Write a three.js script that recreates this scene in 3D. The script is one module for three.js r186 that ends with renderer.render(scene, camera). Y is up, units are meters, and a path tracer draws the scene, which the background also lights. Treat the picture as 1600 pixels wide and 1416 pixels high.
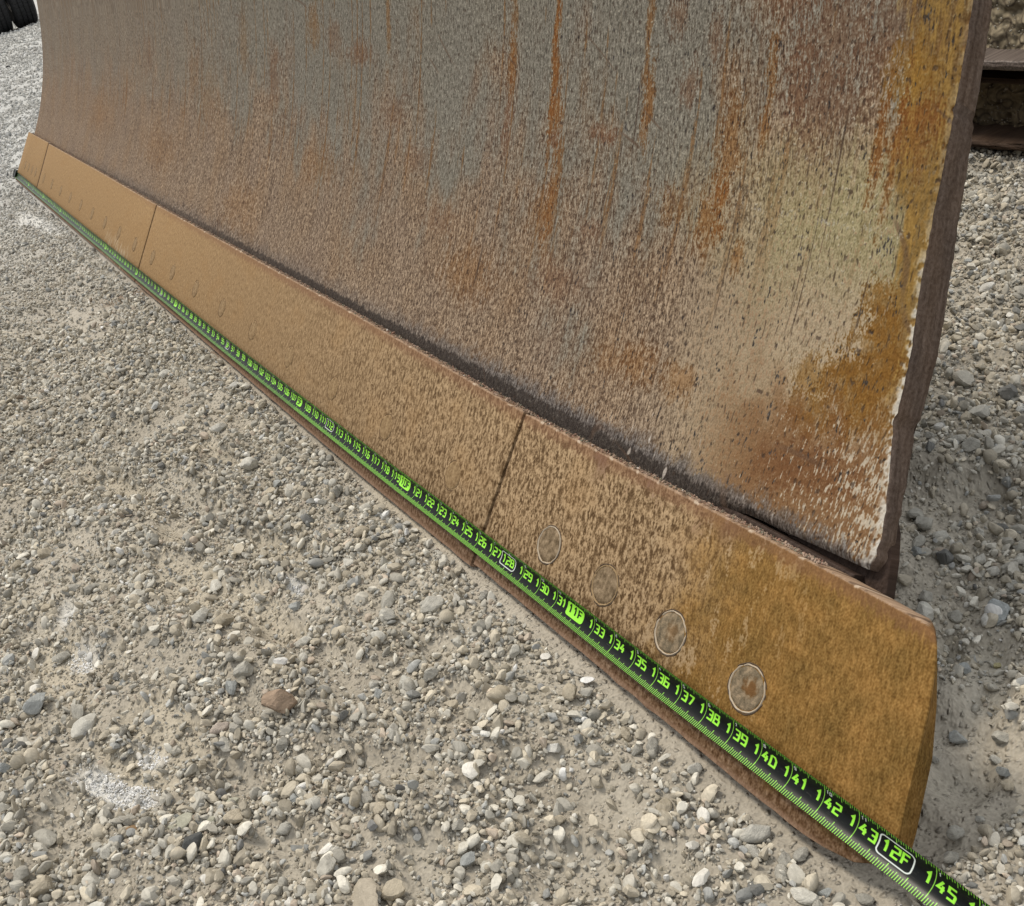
import * as THREE from 'three';
import { mergeVertices, mergeGeometries, toCreasedNormals } from 'three/addons/utils/BufferGeometryUtils.js';

// ------------------------------------------------------------------ camera, sky, sun, exposure
const scene = new THREE.Scene();
const camera = new THREE.PerspectiveCamera(44.4247, 1024 / 906, 0.02, 400);
{
  const right = new THREE.Vector3(0.487864, -0.270115, -0.830077), down = new THREE.Vector3(0.306218, -0.837533, 0.452515), fwd = new THREE.Vector3(-0.817447, -0.47495, -0.325888);
  camera.position.set(3.96579, 0.51765, 0.24199);
  camera.up.copy(down).negate();
  camera.lookAt(camera.position.clone().add(fwd));
}
const renderer = new THREE.WebGLRenderer();
renderer.toneMapping = THREE.LinearToneMapping;
renderer.toneMappingExposure = 1.85;
renderer.shadowMap.enabled = true;

const sunDir = new THREE.Vector3(-0.42, 1, 0.14).normalize();
{
  const W = 128, H = 64, d = new Float32Array(W * H * 4);
  for (let j = 0; j < H; j++) for (let i = 0; i < W; i++) {
    const el = ((j + 0.5) / H - 0.5) * Math.PI, s = Math.sin(el);
    const L = s > 0 ? (1 + 2 * s) / 3 * 0.72 : 0.16, k = (j * W + i) * 4;
    d[k] = L * 0.985; d[k + 1] = L; d[k + 2] = L * 1.03; d[k + 3] = 1;
  }
  const sky = new THREE.DataTexture(d, W, H, THREE.RGBAFormat, THREE.FloatType);
  sky.mapping = THREE.EquirectangularReflectionMapping; sky.magFilter = sky.minFilter = THREE.LinearFilter; sky.needsUpdate = true;
  scene.background = sky; scene.environment = sky;
}
const sun = new THREE.DirectionalLight(0xfff3e2, 1.5);
sun.name = 'sun'; sun.position.copy(sunDir).multiplyScalar(12).add(new THREE.Vector3(2, 0, 0)); sun.target.position.set(2, 0, 0);
sun.castShadow = true; sun.shadow.radius = 26; sun.shadow.mapSize.set(4096, 4096);
Object.assign(sun.shadow.camera, { left: -6, right: 6, top: 6, bottom: -6, near: 0.5, far: 40 });
scene.add(sun, sun.target);

// ------------------------------------------------------------------ helpers
const I = 0.0254, TH = THREE.MathUtils.degToRad(40), CT = Math.cos(TH), ST = Math.sin(TH);
const clamp = (x, a = 0, b = 1) => x < a ? a : x > b ? b : x, lerp = (a, b, t) => a + (b - a) * t;
const smooth = (a, b, x) => { const t = clamp((x - a) / (b - a)); return t * t * (3 - 2 * t); };
function rng(seed) { let a = seed >>> 0; return () => { a = (a + 0x6D2B79F5) | 0; let t = Math.imul(a ^ (a >>> 15), 1 | a); t = (t + Math.imul(t ^ (t >>> 7), 61 | t)) ^ t; return ((t ^ (t >>> 14)) >>> 0) / 4294967296; }; }
const PERM = new Uint8Array(512), GX = new Float32Array(256), GY = new Float32Array(256), HV = new Float32Array(256);
{ const r = rng(77); const p = [...Array(256).keys()]; for (let i = 255; i > 0; i--) { const j = Math.floor(r() * (i + 1)); [p[i], p[j]] = [p[j], p[i]]; } for (let i = 0; i < 512; i++) PERM[i] = p[i & 255]; for (let i = 0; i < 256; i++) { const a = r() * 6.28318; GX[i] = Math.cos(a); GY[i] = Math.sin(a); HV[i] = r(); } }
function noise(x, y) {           // gradient noise, about -1 .. 1
  const xi = Math.floor(x), yi = Math.floor(y), fx = x - xi, fy = y - yi, u = fx * fx * fx * (fx * (fx * 6 - 15) + 10), v = fy * fy * fy * (fy * (fy * 6 - 15) + 10);
  const X = xi & 255, Y = yi & 255, a = PERM[X] + Y, b = PERM[X + 1] + Y, g00 = PERM[a & 511], g01 = PERM[(a + 1) & 511], g10 = PERM[b & 511], g11 = PERM[(b + 1) & 511];
  const n00 = GX[g00] * fx + GY[g00] * fy, n10 = GX[g10] * (fx - 1) + GY[g10] * fy, n01 = GX[g01] * fx + GY[g01] * (fy - 1), n11 = GX[g11] * (fx - 1) + GY[g11] * (fy - 1);
  return 1.45 * (n00 + (n10 - n00) * u + ((n01 + (n11 - n01) * u) - (n00 + (n10 - n00) * u)) * v);
}
const fbm = (x, y, o = 3) => { let s = 0, a = 0.5; for (let i = 0; i < o; i++) { s += a * noise(x, y); x = x * 2.03 + 17.1; y = y * 2.03 + 5.7; a *= 0.5; } return s; };
function interp(tab, x) {        // piecewise linear table [[x, y], ...]
  if (x <= tab[0][0]) return tab[0][1];
  for (let i = 1; i < tab.length; i++) if (x <= tab[i][0]) { const [a, b] = [tab[i - 1], tab[i]]; return b[1] * (x - a[0]) / (b[0] - a[0]) + a[1] * (b[0] - x) / (b[0] - a[0]); }
  return tab[tab.length - 1][1];
}
const lin = (c) => { c /= 255; return c <= 0.04045 ? c / 12.92 : Math.pow((c + 0.055) / 1.055, 2.4); };
function colourMap(W, H, f, repeat) {     // f(u, v, out) writes sRGB 0..255
  const d = new Uint8Array(W * H * 4), o = [0, 0, 0];
  for (let j = 0; j < H; j++) for (let i = 0; i < W; i++) { f((i + 0.5) / W, (j + 0.5) / H, o); const k = (j * W + i) * 4; d[k] = clamp(o[0], 0, 255); d[k + 1] = clamp(o[1], 0, 255); d[k + 2] = clamp(o[2], 0, 255); d[k + 3] = 255; }
  return finish(new THREE.DataTexture(d, W, H), true, repeat);
}
function greyMap(W, H, g, repeat) {       // g = Float32Array 0..1
  const d = new Uint8Array(W * H * 4);
  for (let i = 0; i < W * H; i++) { d[i * 4] = d[i * 4 + 1] = d[i * 4 + 2] = clamp(g[i]) * 255; d[i * 4 + 3] = 255; }
  return finish(new THREE.DataTexture(d, W, H), false, repeat);
}
function finish(t, srgb, repeat) { t.colorSpace = srgb ? THREE.SRGBColorSpace : THREE.NoColorSpace; t.magFilter = THREE.LinearFilter; t.minFilter = THREE.LinearMipmapLinearFilter; t.generateMipmaps = true; if (repeat) t.wrapS = t.wrapT = THREE.RepeatWrapping; t.needsUpdate = true; return t; }
const names = {};
function numbered(n) { const k = names[n] = (names[n] ?? -1) + 1; return k ? `${n}_${String(k).padStart(3, '0')}` : n; }
function part(name, geo, mat, parent) { const m = new THREE.Mesh(geo, mat); m.name = name; m.castShadow = m.receiveShadow = true; parent.add(m); return m; }
function thing(name, label, category, pos = [0, 0, 0], group) { const g = new THREE.Group(); g.name = numbered(name); g.position.set(...pos); g.userData = { label, category }; if (group) g.userData.group = group; scene.add(g); return g; }
function gridGeo(nu, nv, f, groups) {     // f(i, j) -> [x, y, z, u, v]
  const P = [], UV = [], ix = [];
  for (let j = 0; j <= nv; j++) for (let i = 0; i <= nu; i++) { const r = f(i, j); P.push(r[0], r[1], r[2]); UV.push(r[3], r[4]); }
  const g = new THREE.BufferGeometry(), w = nu + 1;
  const quads = (i0, i1) => { for (let j = 0; j < nv; j++) for (let i = i0; i < i1; i++) { const a = j * w + i; ix.push(a, a + 1, a + w, a + 1, a + w + 1, a + w); } };
  if (groups) groups.forEach(([i0, i1, m]) => { const s = ix.length; quads(i0, i1); g.addGroup(s, ix.length - s, m); }); else quads(0, nu);
  g.setAttribute('position', new THREE.Float32BufferAttribute(P, 3)); g.setAttribute('uv', new THREE.Float32BufferAttribute(UV, 2)); g.setIndex(ix); g.computeVertexNormals();
  return g;
}
// blade frame: X inches along the blade from its far end, q inches up the cutting edge's face, n inches out of that face
const PW = (X, q, n) => [X * I, (q * CT + n * ST) * I, (-q * ST + n * CT) * I];

// ------------------------------------------------------------------ ground
const contactY = (x) => lerp(-0.0118, -0.0078, smooth(2.9, 3.25, x));
// patches read off the yard: [x, z, 2x2 matrix to the unit circle, kind]; w white lime, c pale crust, d bare dust, r reddish soil
const PATCHES = [
[3.210,0.332,9.2,-17.7,27.4,51.6,'w'],[3.198,0.301,14.68,-63.52,58.93,60.82,'w'],[2.915,0.321,11.36,-70.33,22.42,26.67,'w'],[2.999,0.321,9.52,-54.83,30.68,34.95,'w'],
[2.878,0.198,16.75,-37.67,16.17,42.39,'c'],[3.128,0.164,12.88,-21.51,22.07,51.99,'c'],[3.065,0.171,11.51,-20.76,13.14,31.95,'c'],[2.728,0.108,12.11,-22.34,11.69,51.60,'c'],
[3.203,0.315,7.86,-20.92,24.62,36.87,'c'],[3.293,-0.028,51.13,-80.19,56.69,68.99,'c'],[0.888,0.062,2.04,-10.40,4.29,26.99,'w'],[3.084,0.132,28.14,-77.44,43.22,53.02,'w'],
[3.029,0.004,11.05,-6.73,-1.86,67.36,'c'],[3.137,0.000,24.56,-12.90,-4.43,133.96,'c'],[3.236,0.371,5.70,-34.75,18.00,17.42,'d'],[3.371,0.044,16.14,-11.48,7.58,37.05,'d'],
[3.499,0.065,30.86,-22.07,16.65,46.21,'d'],[3.273,0.075,19.18,-37.93,22.24,25.42,'d'],[2.923,-0.037,57.40,-126.54,43.49,65.60,'c'],[3.628,-0.095,37.42,-31.96,32.71,33.21,'d'],
[3.575,-0.181,45.98,-25.13,7.47,28.41,'d'],[3.600,-0.150,43.17,-35.65,31.09,33.72,'d'],[2.923,0.358,5.30,-39.78,14.23,16.49,'d'],[3.342,0.174,19.12,-25.13,29.36,57.70,'d'],
[3.404,0.242,13.61,-36.55,49.94,47.01,'d'],[3.457,0.178,21.44,-43.53,25.61,24.22,'d'],[3.466,-0.312,28.98,-23.93,49.85,68.98,'d'],[3.332,-0.475,29.09,-24.03,25.72,46.20,'d'],
[2.575,0.064,12.41,-20.53,6.33,49.59,'d'],[1.886,0.028,2.19,-14.55,16.51,11.43,'r'],[2.384,0.008,23.85,-82.26,30.56,56.67,'r'],[2.794,0.158,7.57,-11.90,11.03,54.49,'d'],
[3.554,-0.170,65.19,-56.63,21.50,24.57,'d'],[1.256,-0.245,162.47,-614.51,75.74,250.00,'d'],[2.810,0.004,10.16,-6.82,-4.30,92.68,'d'],[3.364,0.246,18.56,-27.21,27.52,47.42,'d'],
[3.518,0.106,20.10,-17.88,22.03,41.52,'d'],[3.558,0.065,40.93,-31.67,26.93,52.86,'d'],
[2.995,0.205,8.51,-11.88,6.89,26.19,'c'],
[3.001,0.341,8.78,-24.24,9.68,19.17,'c'],
[3.178,0.283,9.47,-15.20,13.48,30.70,'c'],
[3.214,0.142,18.39,-26.90,22.63,51.95,'d'],
[3.382,0.151,19.41,-19.09,17.18,42.88,'d'],
[3.272,0.255,15.08,-25.48,25.68,47.10,'d'],
[3.348,0.087,22.79,-17.64,16.01,66.82,'d'],
[2.661,0.221,5.21,-14.47,15.01,42.98,'c'],
[2.981,0.120,11.81,-14.93,11.38,56.35,'c']];
function patchAt(x, z, kinds) {
  let s = 0;
  for (const p of PATCHES) if (kinds.includes(p[6])) {
    const dx = x - p[0], dz = z - p[1], a = p[2] * dx + p[3] * dz, b = p[4] * dx + p[5] * dz, r = a * a + b * b;
    if (r < 3) { const v = 1 - Math.sqrt(r) + 0.55 * fbm(x * 38 + p[0] * 9, z * 38, 3) ; if (v > 0) s = Math.max(s, smooth(0, 0.45, v)); }
  }
  return s;
}
const groundBase = (x, z) => {
  const nearEdge = smooth(0.0, 0.1, Math.abs(z - 0.008)), far = smooth(2.6, -2, x);
  let h = contactY(x) + nearEdge * (0.026 * fbm(x * 6.3, z * 6.3, 3) + 0.02 * far * fbm(x * 0.8 + 3, z * 1.3, 2));
  h += nearEdge * 0.009 * fbm(x * 21 + 9, z * 21, 3) + 0.0022 * noise(x * 80, z * 80);
  h += nearEdge * 0.014 * smooth(0.0, 0.5, noise(x * 4.2 + z * 11, z * 4 - x * 1.5));
  if (x > 0.5 && x < 4 && z > -0.9 && z < 0.6) h -= nearEdge * 0.011 * patchAt(x, z, 'wcd');      // tread berms
  if (z < 0.03 && z > -0.06 && x > 0 && x < 3.66) h -= 0.004;                             // the edge is bedded in
  return h;
};
const groundY = (x, z) => groundBase(x, z);
{
  const spaced = (knots) => { const out = []; for (let k = 0; k + 1 < knots.length; k++) { const [a, s] = knots[k], [b, e] = knots[k + 1]; let x = a; while (x < b - 1e-9) { out.push(x); const t = (x - a) / (b - a); x += s * Math.pow(e / s, t); } } out.push(knots[knots.length - 1][0]); return out; };
  const xs = spaced([[-150, 12], [-20, 0.6], [-4, 0.12], [1.6, 0.016], [2.5, 0.0075], [3.95, 0.0075], [4.4, 0.05], [9, 0.8], [60, 8]]);
  const zs = spaced([[-90, 10], [-8, 0.5], [-2.4, 0.06], [-1.0, 0.008], [0.6, 0.0075], [0.8, 0.03], [2.5, 0.25], [12, 1.5], [60, 8]]);
  const nu = xs.length - 1, nv = zs.length - 1, col = new Float32Array((nu + 1) * (nv + 1) * 3);
  const g = gridGeo(nu, nv, (i, j) => {
    const x = xs[i], z = zs[nv - j], k = (j * (nu + 1) + i) * 3;
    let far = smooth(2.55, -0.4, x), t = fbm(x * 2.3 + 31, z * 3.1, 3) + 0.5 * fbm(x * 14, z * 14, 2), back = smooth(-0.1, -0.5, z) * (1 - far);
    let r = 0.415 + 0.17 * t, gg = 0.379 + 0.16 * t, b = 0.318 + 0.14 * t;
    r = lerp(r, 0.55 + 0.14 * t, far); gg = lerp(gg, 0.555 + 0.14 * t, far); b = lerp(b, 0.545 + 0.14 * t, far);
    r = lerp(r, 0.34 + 0.1 * t, back * 0.25); gg = lerp(gg, 0.325 + 0.1 * t, back * 0.25); b = lerp(b, 0.29 + 0.09 * t, back * 0.25);
    if (x > -0.5 && x < 4.4 && z > -1.2 && z < 0.9) {
      const w = patchAt(x, z, 'w'), c = patchAt(x, z, 'c'), bare = patchAt(x, z, 'd'), rr = patchAt(x, z, 'r');
      const k1 = w * clamp(1.0 + 0.45 * noise(x * 120, z * 120) + 0.45 * noise(x * 45, z * 45)); r = lerp(r, 0.74, k1); gg = lerp(gg, 0.74, k1); b = lerp(b, 0.72, k1);
      r = lerp(r, 0.46 + 0.1 * t, bare * 0.7); gg = lerp(gg, 0.425 + 0.1 * t, bare * 0.7); b = lerp(b, 0.36 + 0.09 * t, bare * 0.7);
      const k2 = 0.75 * c; r = lerp(r, 0.5, k2); gg = lerp(gg, 0.45, k2); b = lerp(b, 0.36, k2);
      r = lerp(r, 0.24, rr * 0.7); gg = lerp(gg, 0.17, rr * 0.7); b = lerp(b, 0.12, rr * 0.7);
    }
    col[k] = r; col[k + 1] = gg; col[k + 2] = b;
    return [x, groundY(x, z), z, x / 1.2, z / 1.2];
  });
  // rows run from +z to -z, so faces look up
  g.setAttribute('color', new THREE.BufferAttribute(col, 3));
  const N = 2048, H = new Float32Array(N * N), T = new Float32Array(N * N), r = rng(5);
  for (let y = 0; y < N; y++) for (let x = 0; x < N; x++) { const k = y * N + x, a = noise(x / 8, y / 8), b = noise(x / 4 + 7, y / 4), c = noise(x / 2, y / 2 + 3); H[k] = 0.28 + 0.12 * a + 0.09 * b + 0.06 * c; T[k] = 0.78 + 0.1 * a + 0.1 * b + 0.1 * c; }
  for (let s = 0; s < 60000; s++) {
    const cx = r() * N, cy = r() * N, big = Math.pow(r(), 3), R = 1.3 + 2.6 * big, e = 0.65 + 0.35 * r(), an = r() * 3.1416, ca = Math.cos(an), sa = Math.sin(an), tone = 0.68 + 0.28 * r() + (r() < 0.1 ? 0.12 : 0), top = 0.3 + 0.1 * R * (0.6 + 0.5 * r()), ph = r() * 6;
    const B = Math.ceil(R + 1);
    for (let dy = -B; dy <= B; dy++) for (let dx = -B; dx <= B; dx++) {
      const u = (ca * dx + sa * dy) / R, v = (-sa * dx + ca * dy) / (R * e), th = Math.atan2(v, u), q = Math.sqrt(u * u + v * v) / (1 + 0.13 * Math.sin(3 * th + ph) + 0.08 * Math.sin(5 * th + 2 * ph));
      if (q >= 1) continue;
      const k = (((Math.floor(cy) + dy) % N + N) % N) * N + (((Math.floor(cx) + dx) % N + N) % N), hh = 0.2 + (top - 0.06) * Math.pow(1 - q * q, 0.8);
      if (hh > H[k]) { H[k] = hh; T[k] = tone; }
    }
  }
  const map = colourMap(N, N, (u, v, o) => { const t = Math.pow(T[Math.floor(v * N) * N + Math.floor(u * N)], 1 / 2.2) * 255; o[0] = t; o[1] = t; o[2] = t * 0.99; }, true);
  const bump = greyMap(N, N, H, true);
  const ground = part('ground', g, new THREE.MeshPhysicalMaterial({ vertexColors: true, map, bumpMap: bump, bumpScale: 0.0055, roughness: 0.97, specularIntensity: 0.25 }), scene);
  ground.userData = { kind: 'structure', label: 'pale tan gravel yard with dust, crusts and white lime patches' };
}

// ------------------------------------------------------------------ moldboard, cutting edges, bolts
const blade = thing('grader_blade', 'long rusty curved steel blade with bolted tan cutting edges standing on the gravel', 'blade', [0, 0, 0]);
const nFace = (q) => { const t = Math.max(0, q - 6); return -0.757 + 0.0015 * t + 0.01637 * t * t - 0.0000656 * t * t * t; };
const EDGE = [[5, 140.25], [5.7, 140.22], [6.4, 140.22], [7.7, 139.83], [8.9, 139.45], [9.4, 139.42], [10.8, 139.25], [12, 139.04], [13, 138.96], [14, 138.9], [15.5, 138.88], [27, 138.85]];
const xEdge = (q) => interp(EDGE, q) + 0.035 * fbm(q * 3, 4.2, 3) + 0.03 * noise(q * 11, 7) - 0.05 * smooth(0.35, 0.6, noise(q * 2.3, 15)) - 0.09 * Math.exp(-Math.pow((q - 9.1) / 0.14, 2)) - 0.1 * smooth(6.0, 5.7, q);
const thick = (q) => interp([[5.5, 0.5], [7, 0.55], [8.7, 0.82], [10.3, 0.98], [11.6, 1.08], [12.5, 1.06], [14, 0.95], [16, 0.75], [18, 0.68], [27, 0.68]], q);
const mix = (o, r, g, b, t) => { o[0] += (r - o[0]) * t; o[1] += (g - o[1]) * t; o[2] += (b - o[2]) * t; };
// stains on the moldboard: [X, q, half width, half height, kind, strength]; o orange run, r red-brown, m mustard rust, y yellow ochre
const STAINS = [
  [122.26, 15.9, 0.28, 1.5, 'o', 0.9], [122.2, 17.6, 0.14, 1.3, 'o', 0.8], [122.5, 14.9, 0.5, 0.7, 'o', 0.7], [122.65, 14.1, 0.4, 0.35, 'r', 0.8], [123.0, 12.3, 0.4, 1.3, 'o', 0.6], [98.4, 17.8, 1.0, 0.8, 'o', 0.7], [119.3, 16.4, 0.35, 0.8, 'o', 0.6], [119.3, 17.7, 0.2, 1.2, 'o', 0.5], [119.26, 14.3, 0.4, 0.9, 'r', 0.8],
  [104.6, 16.6, 1.6, 0.6, 'r', 0.7], [101.2, 17.2, 1.1, 0.9, 'r', 0.5], [125.5, 14.45, 0.9, 0.3, 'r', 0.9], [127.46, 17.3, 0.2, 1.3, 'o', 0.6], [127.8, 15.4, 0.28, 0.8, 'o', 0.7], [128.8, 17.8, 0.5, 0.6, 'r', 0.6],
  [135.0, 17.2, 1.6, 1.2, 'r', 0.6], [135.1, 15.7, 1.1, 1.3, 'r', 0.55], [134.0, 16.2, 0.6, 1.1, 'r', 0.8], [133.6, 18.6, 1.6, 1.2, 'r', 0.8], [136.8, 17.2, 0.9, 1.8, 'r', 0.5], [137.6, 16.4, 0.8, 0.9, 'y', 0.8], [138.1, 15.7, 0.7, 0.3, 'o', 0.8], [138.0, 15.2, 0.7, 0.5, 'o', 0.7], [131.7, 14.4, 0.6, 1.2, 'o', 0.5], [131.8, 13.2, 0.35, 0.5, 'o', 0.8], [131.4, 12.6, 0.6, 0.7, 'o', 0.6], [129.7, 12.8, 0.8, 0.4, 'o', 0.55],
  [129.7, 16.0, 0.5, 0.7, 'r', 0.6], [122.7, 11.7, 1.2, 0.6, 'o', 0.45], [125.6, 11.5, 0.7, 0.4, 'r', 0.5], [138.35, 10.6, 0.8, 1.0, 'm', 0.95], [138.1, 9.6, 1.2, 0.75, 'm', 1], [138.6, 9.0, 0.8, 0.6, 'm', 0.9], [137.1, 8.6, 0.95, 0.6, 'm', 0.9], [138.0, 11.6, 0.45, 0.5, 'm', 0.8], [138.2, 8.4, 0.22, 0.42, 'm', 0.9], [138.7, 9.9, 0.5, 0.6, 'm', 0.8], [136.8, 9.4, 0.8, 0.5, 'm', 0.6],
  [138.2, 7.4, 1.1, 0.65, 'r', 0.9], [137.2, 7.2, 0.8, 0.7, 'r', 0.9], [136.4, 7.0, 0.8, 0.7, 'r', 0.7], [139.3, 8.6, 0.3, 0.4, 'm', 0.6], [132.9, 11.8, 0.25, 0.4, 'o', 0.5], [118.2, 8.8, 2.4, 0.8, 'o', 0.5], [129.9, 8.1, 0.9, 0.5, 'o', 0.6], [131.9, 8.0, 0.8, 0.4, 'o', 0.6], [128.6, 7.9, 0.9, 0.4, 'o', 0.35],
  [100.5, 11.2, 2.6, 0.7, 'o', 0.4], [130.6, 17.2, 0.3, 0.8, 'r', 0.6], [133.0, 15.9, 0.25, 1.1, 'o', 0.6], [137.0, 15.0, 0.2, 0.8, 'o', 0.8], [137.5, 14.6, 0.16, 1.2, 'o', 0.6], [78, 13.5, 2.4, 1.4, 'o', 0.35], [74, 15, 1.6, 1.2, 'o', 0.3], [40, 10.5, 7, 1.5, 'o', 0.3], [66, 9.2, 6, 1.2, 'o', 0.35], [88, 7.8, 4, 1, 'o', 0.35], [60, 16, 2, 1.6, 'r', 0.35], [92, 15.4, 1.2, 1.8, 'r', 0.5], [86, 17, 1.1, 1.3, 'o', 0.4], [109, 14.2, 1.2, 0.8, 'r', 0.45], [112, 12.6, 1.4, 0.7, 'r', 0.4], [124.4, 9.6, 1.6, 0.7, 'r', 0.5], [115, 10.4, 1.8, 0.7, 'r', 0.35], [108, 17.9, 0.25, 1.3, 'o', 0.5],
];
const KIND = { o: [128, 80, 32], r: [114, 83, 60], m: [124, 87, 34], y: [146, 108, 44] };
function moldboardColour(X, q, o) {
  const n1 = noise(X * 8.4 + 3, q * 5.2), n2 = noise(X * 17, q * 8.5), dash = noise((X + 0.12 * q) * 18 + 20, q * 3), m = n1 * 0.5 + n2 * 0.5 + dash * 0.5, fine = noise(X * 26, q * 17), st = noise(X * 4.6, q * 0.42) + 0.6 * noise(X * 10.5, q * 0.8), big = fbm(X * 0.24 + 4, q * 0.17 + 9, 3);
  let steel = smooth(-0.34, 0.4, big * 0.95 + 0.32 * noise(X * 1.3 + 2, q * 0.7) + (q - 12.9) * 0.1 - smooth(129, 134, X) * 0.45 + st * 0.16 * smooth(70, 115, X) + m * 0.34 + fine * 0.12 - 0.3 * smooth(104, 80, X) * smooth(15, 10, q));
  const dull = 0.62 + 0.38 * smooth(40, 112, X);
  const t = clamp(0.5 + (0.92 * m + 0.5 * fine + 0.2 * st) * dull), hue = fbm(X * 0.3 + 40, q * 0.24, 2);
  o[0] = lerp(76, 184, t); o[1] = lerp(58, 163, t); o[2] = lerp(43, 138, t);
  if (hue > 0) mix(o, 146, 108, 68, hue * 0.4); else mix(o, 122, 108, 100, -hue * 0.4);
  { const k = 42 * m * dull + 26 * fine * dull; mix(o, 119 + k, 117.5 + k, 108 + k, steel * lerp(0.4, 0.8, smooth(50, 100, X))); }
  // pale ochre-grey ground near the right end
  const pale = smooth(128.5, 135.5, X + big * 3.5 + m * 0.8) * smooth(16.2, 12.6, q + st * 0.9 + big * 2);
  { const k = 40 * m + 22 * fine, g = smooth(10.5, 13, q + big * 2); mix(o, lerp(176, 166, g) + k, lerp(160, 158, g) + k, lerp(132, 118, g) + k, pale * 0.8); } { const rr = smooth(0.05, 0.5, m + 0.5 * fine + 0.7 * big - 0.1) * pale; mix(o, 134, 104, 76, rr * 0.6); }
  const e = xEdge(q) - X, ragged = st * 0.2 + noise(X * 3, q * 1.7) * 0.22 + m * 0.08;
  const gw = interp([[9, 0.7], [11.5, 0.75], [12.6, 0.6], [13.4, 0.8], [14.2, 1.2], [15.2, 1.35], [16, 1.1], [17, 1.5], [18.5, 1.9]], q), gold = smooth(gw + 0.25 + ragged, gw - 0.2 + ragged, e) * smooth(8.6, 10.4, q + ragged) * (0.72 + 0.28 * smooth(-0.4, 0.4, st + m));
  mix(o, 132 + 30 * m + 26 * st, 99 + 28 * m + 25 * st, 44 + 18 * m + 16 * st, gold * 0.88);
  for (const [sx, sq, rx, rq, k, s] of STAINS) {
    const dx = (X - sx) / rx, dq = (q - sq) / (k === 'o' ? rq * 1.5 : rq);
    if (dx * dx + dq * dq > 5) continue;
    const d = Math.sqrt(dx * dx + dq * dq) + (k === 'o' ? 0.3 * st : 0.2 * st) + 0.7 * m + 0.4 * fine + 0.45 * noise(X * 2.6 + sx, q * 1.5);
    const c = KIND[k], a = (k === 'o' && rx > 0.65 ? 0.65 : 1) * (k === 'm' ? s * smooth(1.25, 0.75, d) * (0.45 + 0.55 * smooth(-0.45, 0.15, m + 0.7 * noise(X * 2.7, q * 2.7)))   : s * smooth(1.22, 0.3, d)); if (a > 0) mix(o, c[0] + 24 * m + 14 * fine, c[1] + 22 * m + 13 * fine, c[2] + 15 * m + 10 * fine, a);
  }
  // long thin vertical runs
  const run = smooth(0.42, 0.66, noise(X * 3.1 + 11, q * 0.12) + 0.25 * noise(X * 9, q * 1.2)) * smooth(8.5, 12.5, q + noise(X * 2, 3) * 3); mix(o, 116 + 20 * m, 77 + 18 * m, 38 + 12 * m, run * 0.68 * (1 - 0.75 * pale) * smooth(-0.9, 0.1, m + fine)); { const th = smooth(0.5, 0.7, noise(X * 10 + 5, q * 0.16)) * smooth(0.0, 0.3, noise(X * 1.1, q * 0.3)); mix(o, 66, 51, 40, th * 0.65); }
  // worn streaked metal low at the right end
  const worn = smooth(132.5, 136, X + m) * smooth(9.6, 7.8, q + noise(X * 1.5, q) * 0.8), wg = smooth(0.1, 0.5, 0.8 * noise(X * 13 + 60, q * 3.2) + 0.45 * noise(X * 24, q * 6.5) + 0.3 * fine + 0.16 * (X - 138.2)); mix(o, 112, 74, 40, worn * 0.7); mix(o, 198, 190, 172, worn * wg * 0.85);
  // dark blue-grey grime above the joint
  const gr = smooth(lerp(6.5, 6.3, smooth(100, 135, X)) + 0.5 * noise(X * 1.7, q * 2) + 0.7 * m, 5.75 + 0.2 * noise(X * 2.4, 8), q) * smooth(10, 60, X) * (0.42 + 0.58 * smooth(108, 124, X));
  { const k = 62 * m + 34 * fine; mix(o, 88 + k, 85 + k, 85 + k, gr * 0.78); }
  { const ln = smooth(5.8, 5.64, q + 0.12 * noise(X * 2.2, 3) + 0.1 * m) * smooth(138, 136, X) * lerp(0.3, 0.85, smooth(60, 112, X)); mix(o, 54 + 22 * m + 16 * fine, 47 + 22 * m + 16 * fine, 42 + 20 * m + 16 * fine, ln); }
  const scuff = smooth(0.58, 0.75, noise(X * 4.4, q * 1.9 + 7)) * smooth(7.6, 6.4, q) * smooth(126, 132, X) * smooth(138, 136, X); mix(o, 206, 198, 188, scuff * 0.8);
  // chips and pits
  const fl = smooth(0.42, 0.62, noise(X * 12 + 90, q * 7) + 0.25 * fine) * (1 - 0.75 * gold) * (0.35 + 0.65 * smooth(10.5, 13, q)) * (0.4 + 0.6 * smooth(96, 116, X)); mix(o, 190, 184, 167, fl * 0.5);
  const pit = smooth(-0.42, -0.66, noise(X * 11 + 33, q * 4 + 7)); mix(o, 62, 48, 38, pit * 0.6);
  const scr = smooth(0.03, 0.008, Math.abs(noise(X * 0.22 + q * 0.35, q * 0.12 - X * 0.05 + 30))) * smooth(0.1, 0.5, noise(X * 0.5 + 9, q * 0.5)); mix(o, 92, 70, 54, scr * 0.5);
  // bare worn rim
  const rim = smooth(0.17 + 0.16 * noise(q * 2.1, 3) + 0.1 * m + 0.12 * smooth(8.4, 6.4, q), 0.04, e) * (0.25 + 0.75 * smooth(14, 11.5, q + noise(q * 1.3, 1))) * smooth(-0.3, 0.15, noise(q * 4.1, X * 2) + 0.6 * m + 0.5 * noise(q * 1.6, 21) + 0.12); mix(o, 208 + 14 * m, 203 + 14 * m, 192 + 14 * m, rim * 0.92);
  return clamp(0.5 + 0.3 * m * (1 - 0.55 * steel) + 0.14 * fine + 0.2 * fl - 0.25 * pit - 0.12 * gr + 0.1 * rim);
}
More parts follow.
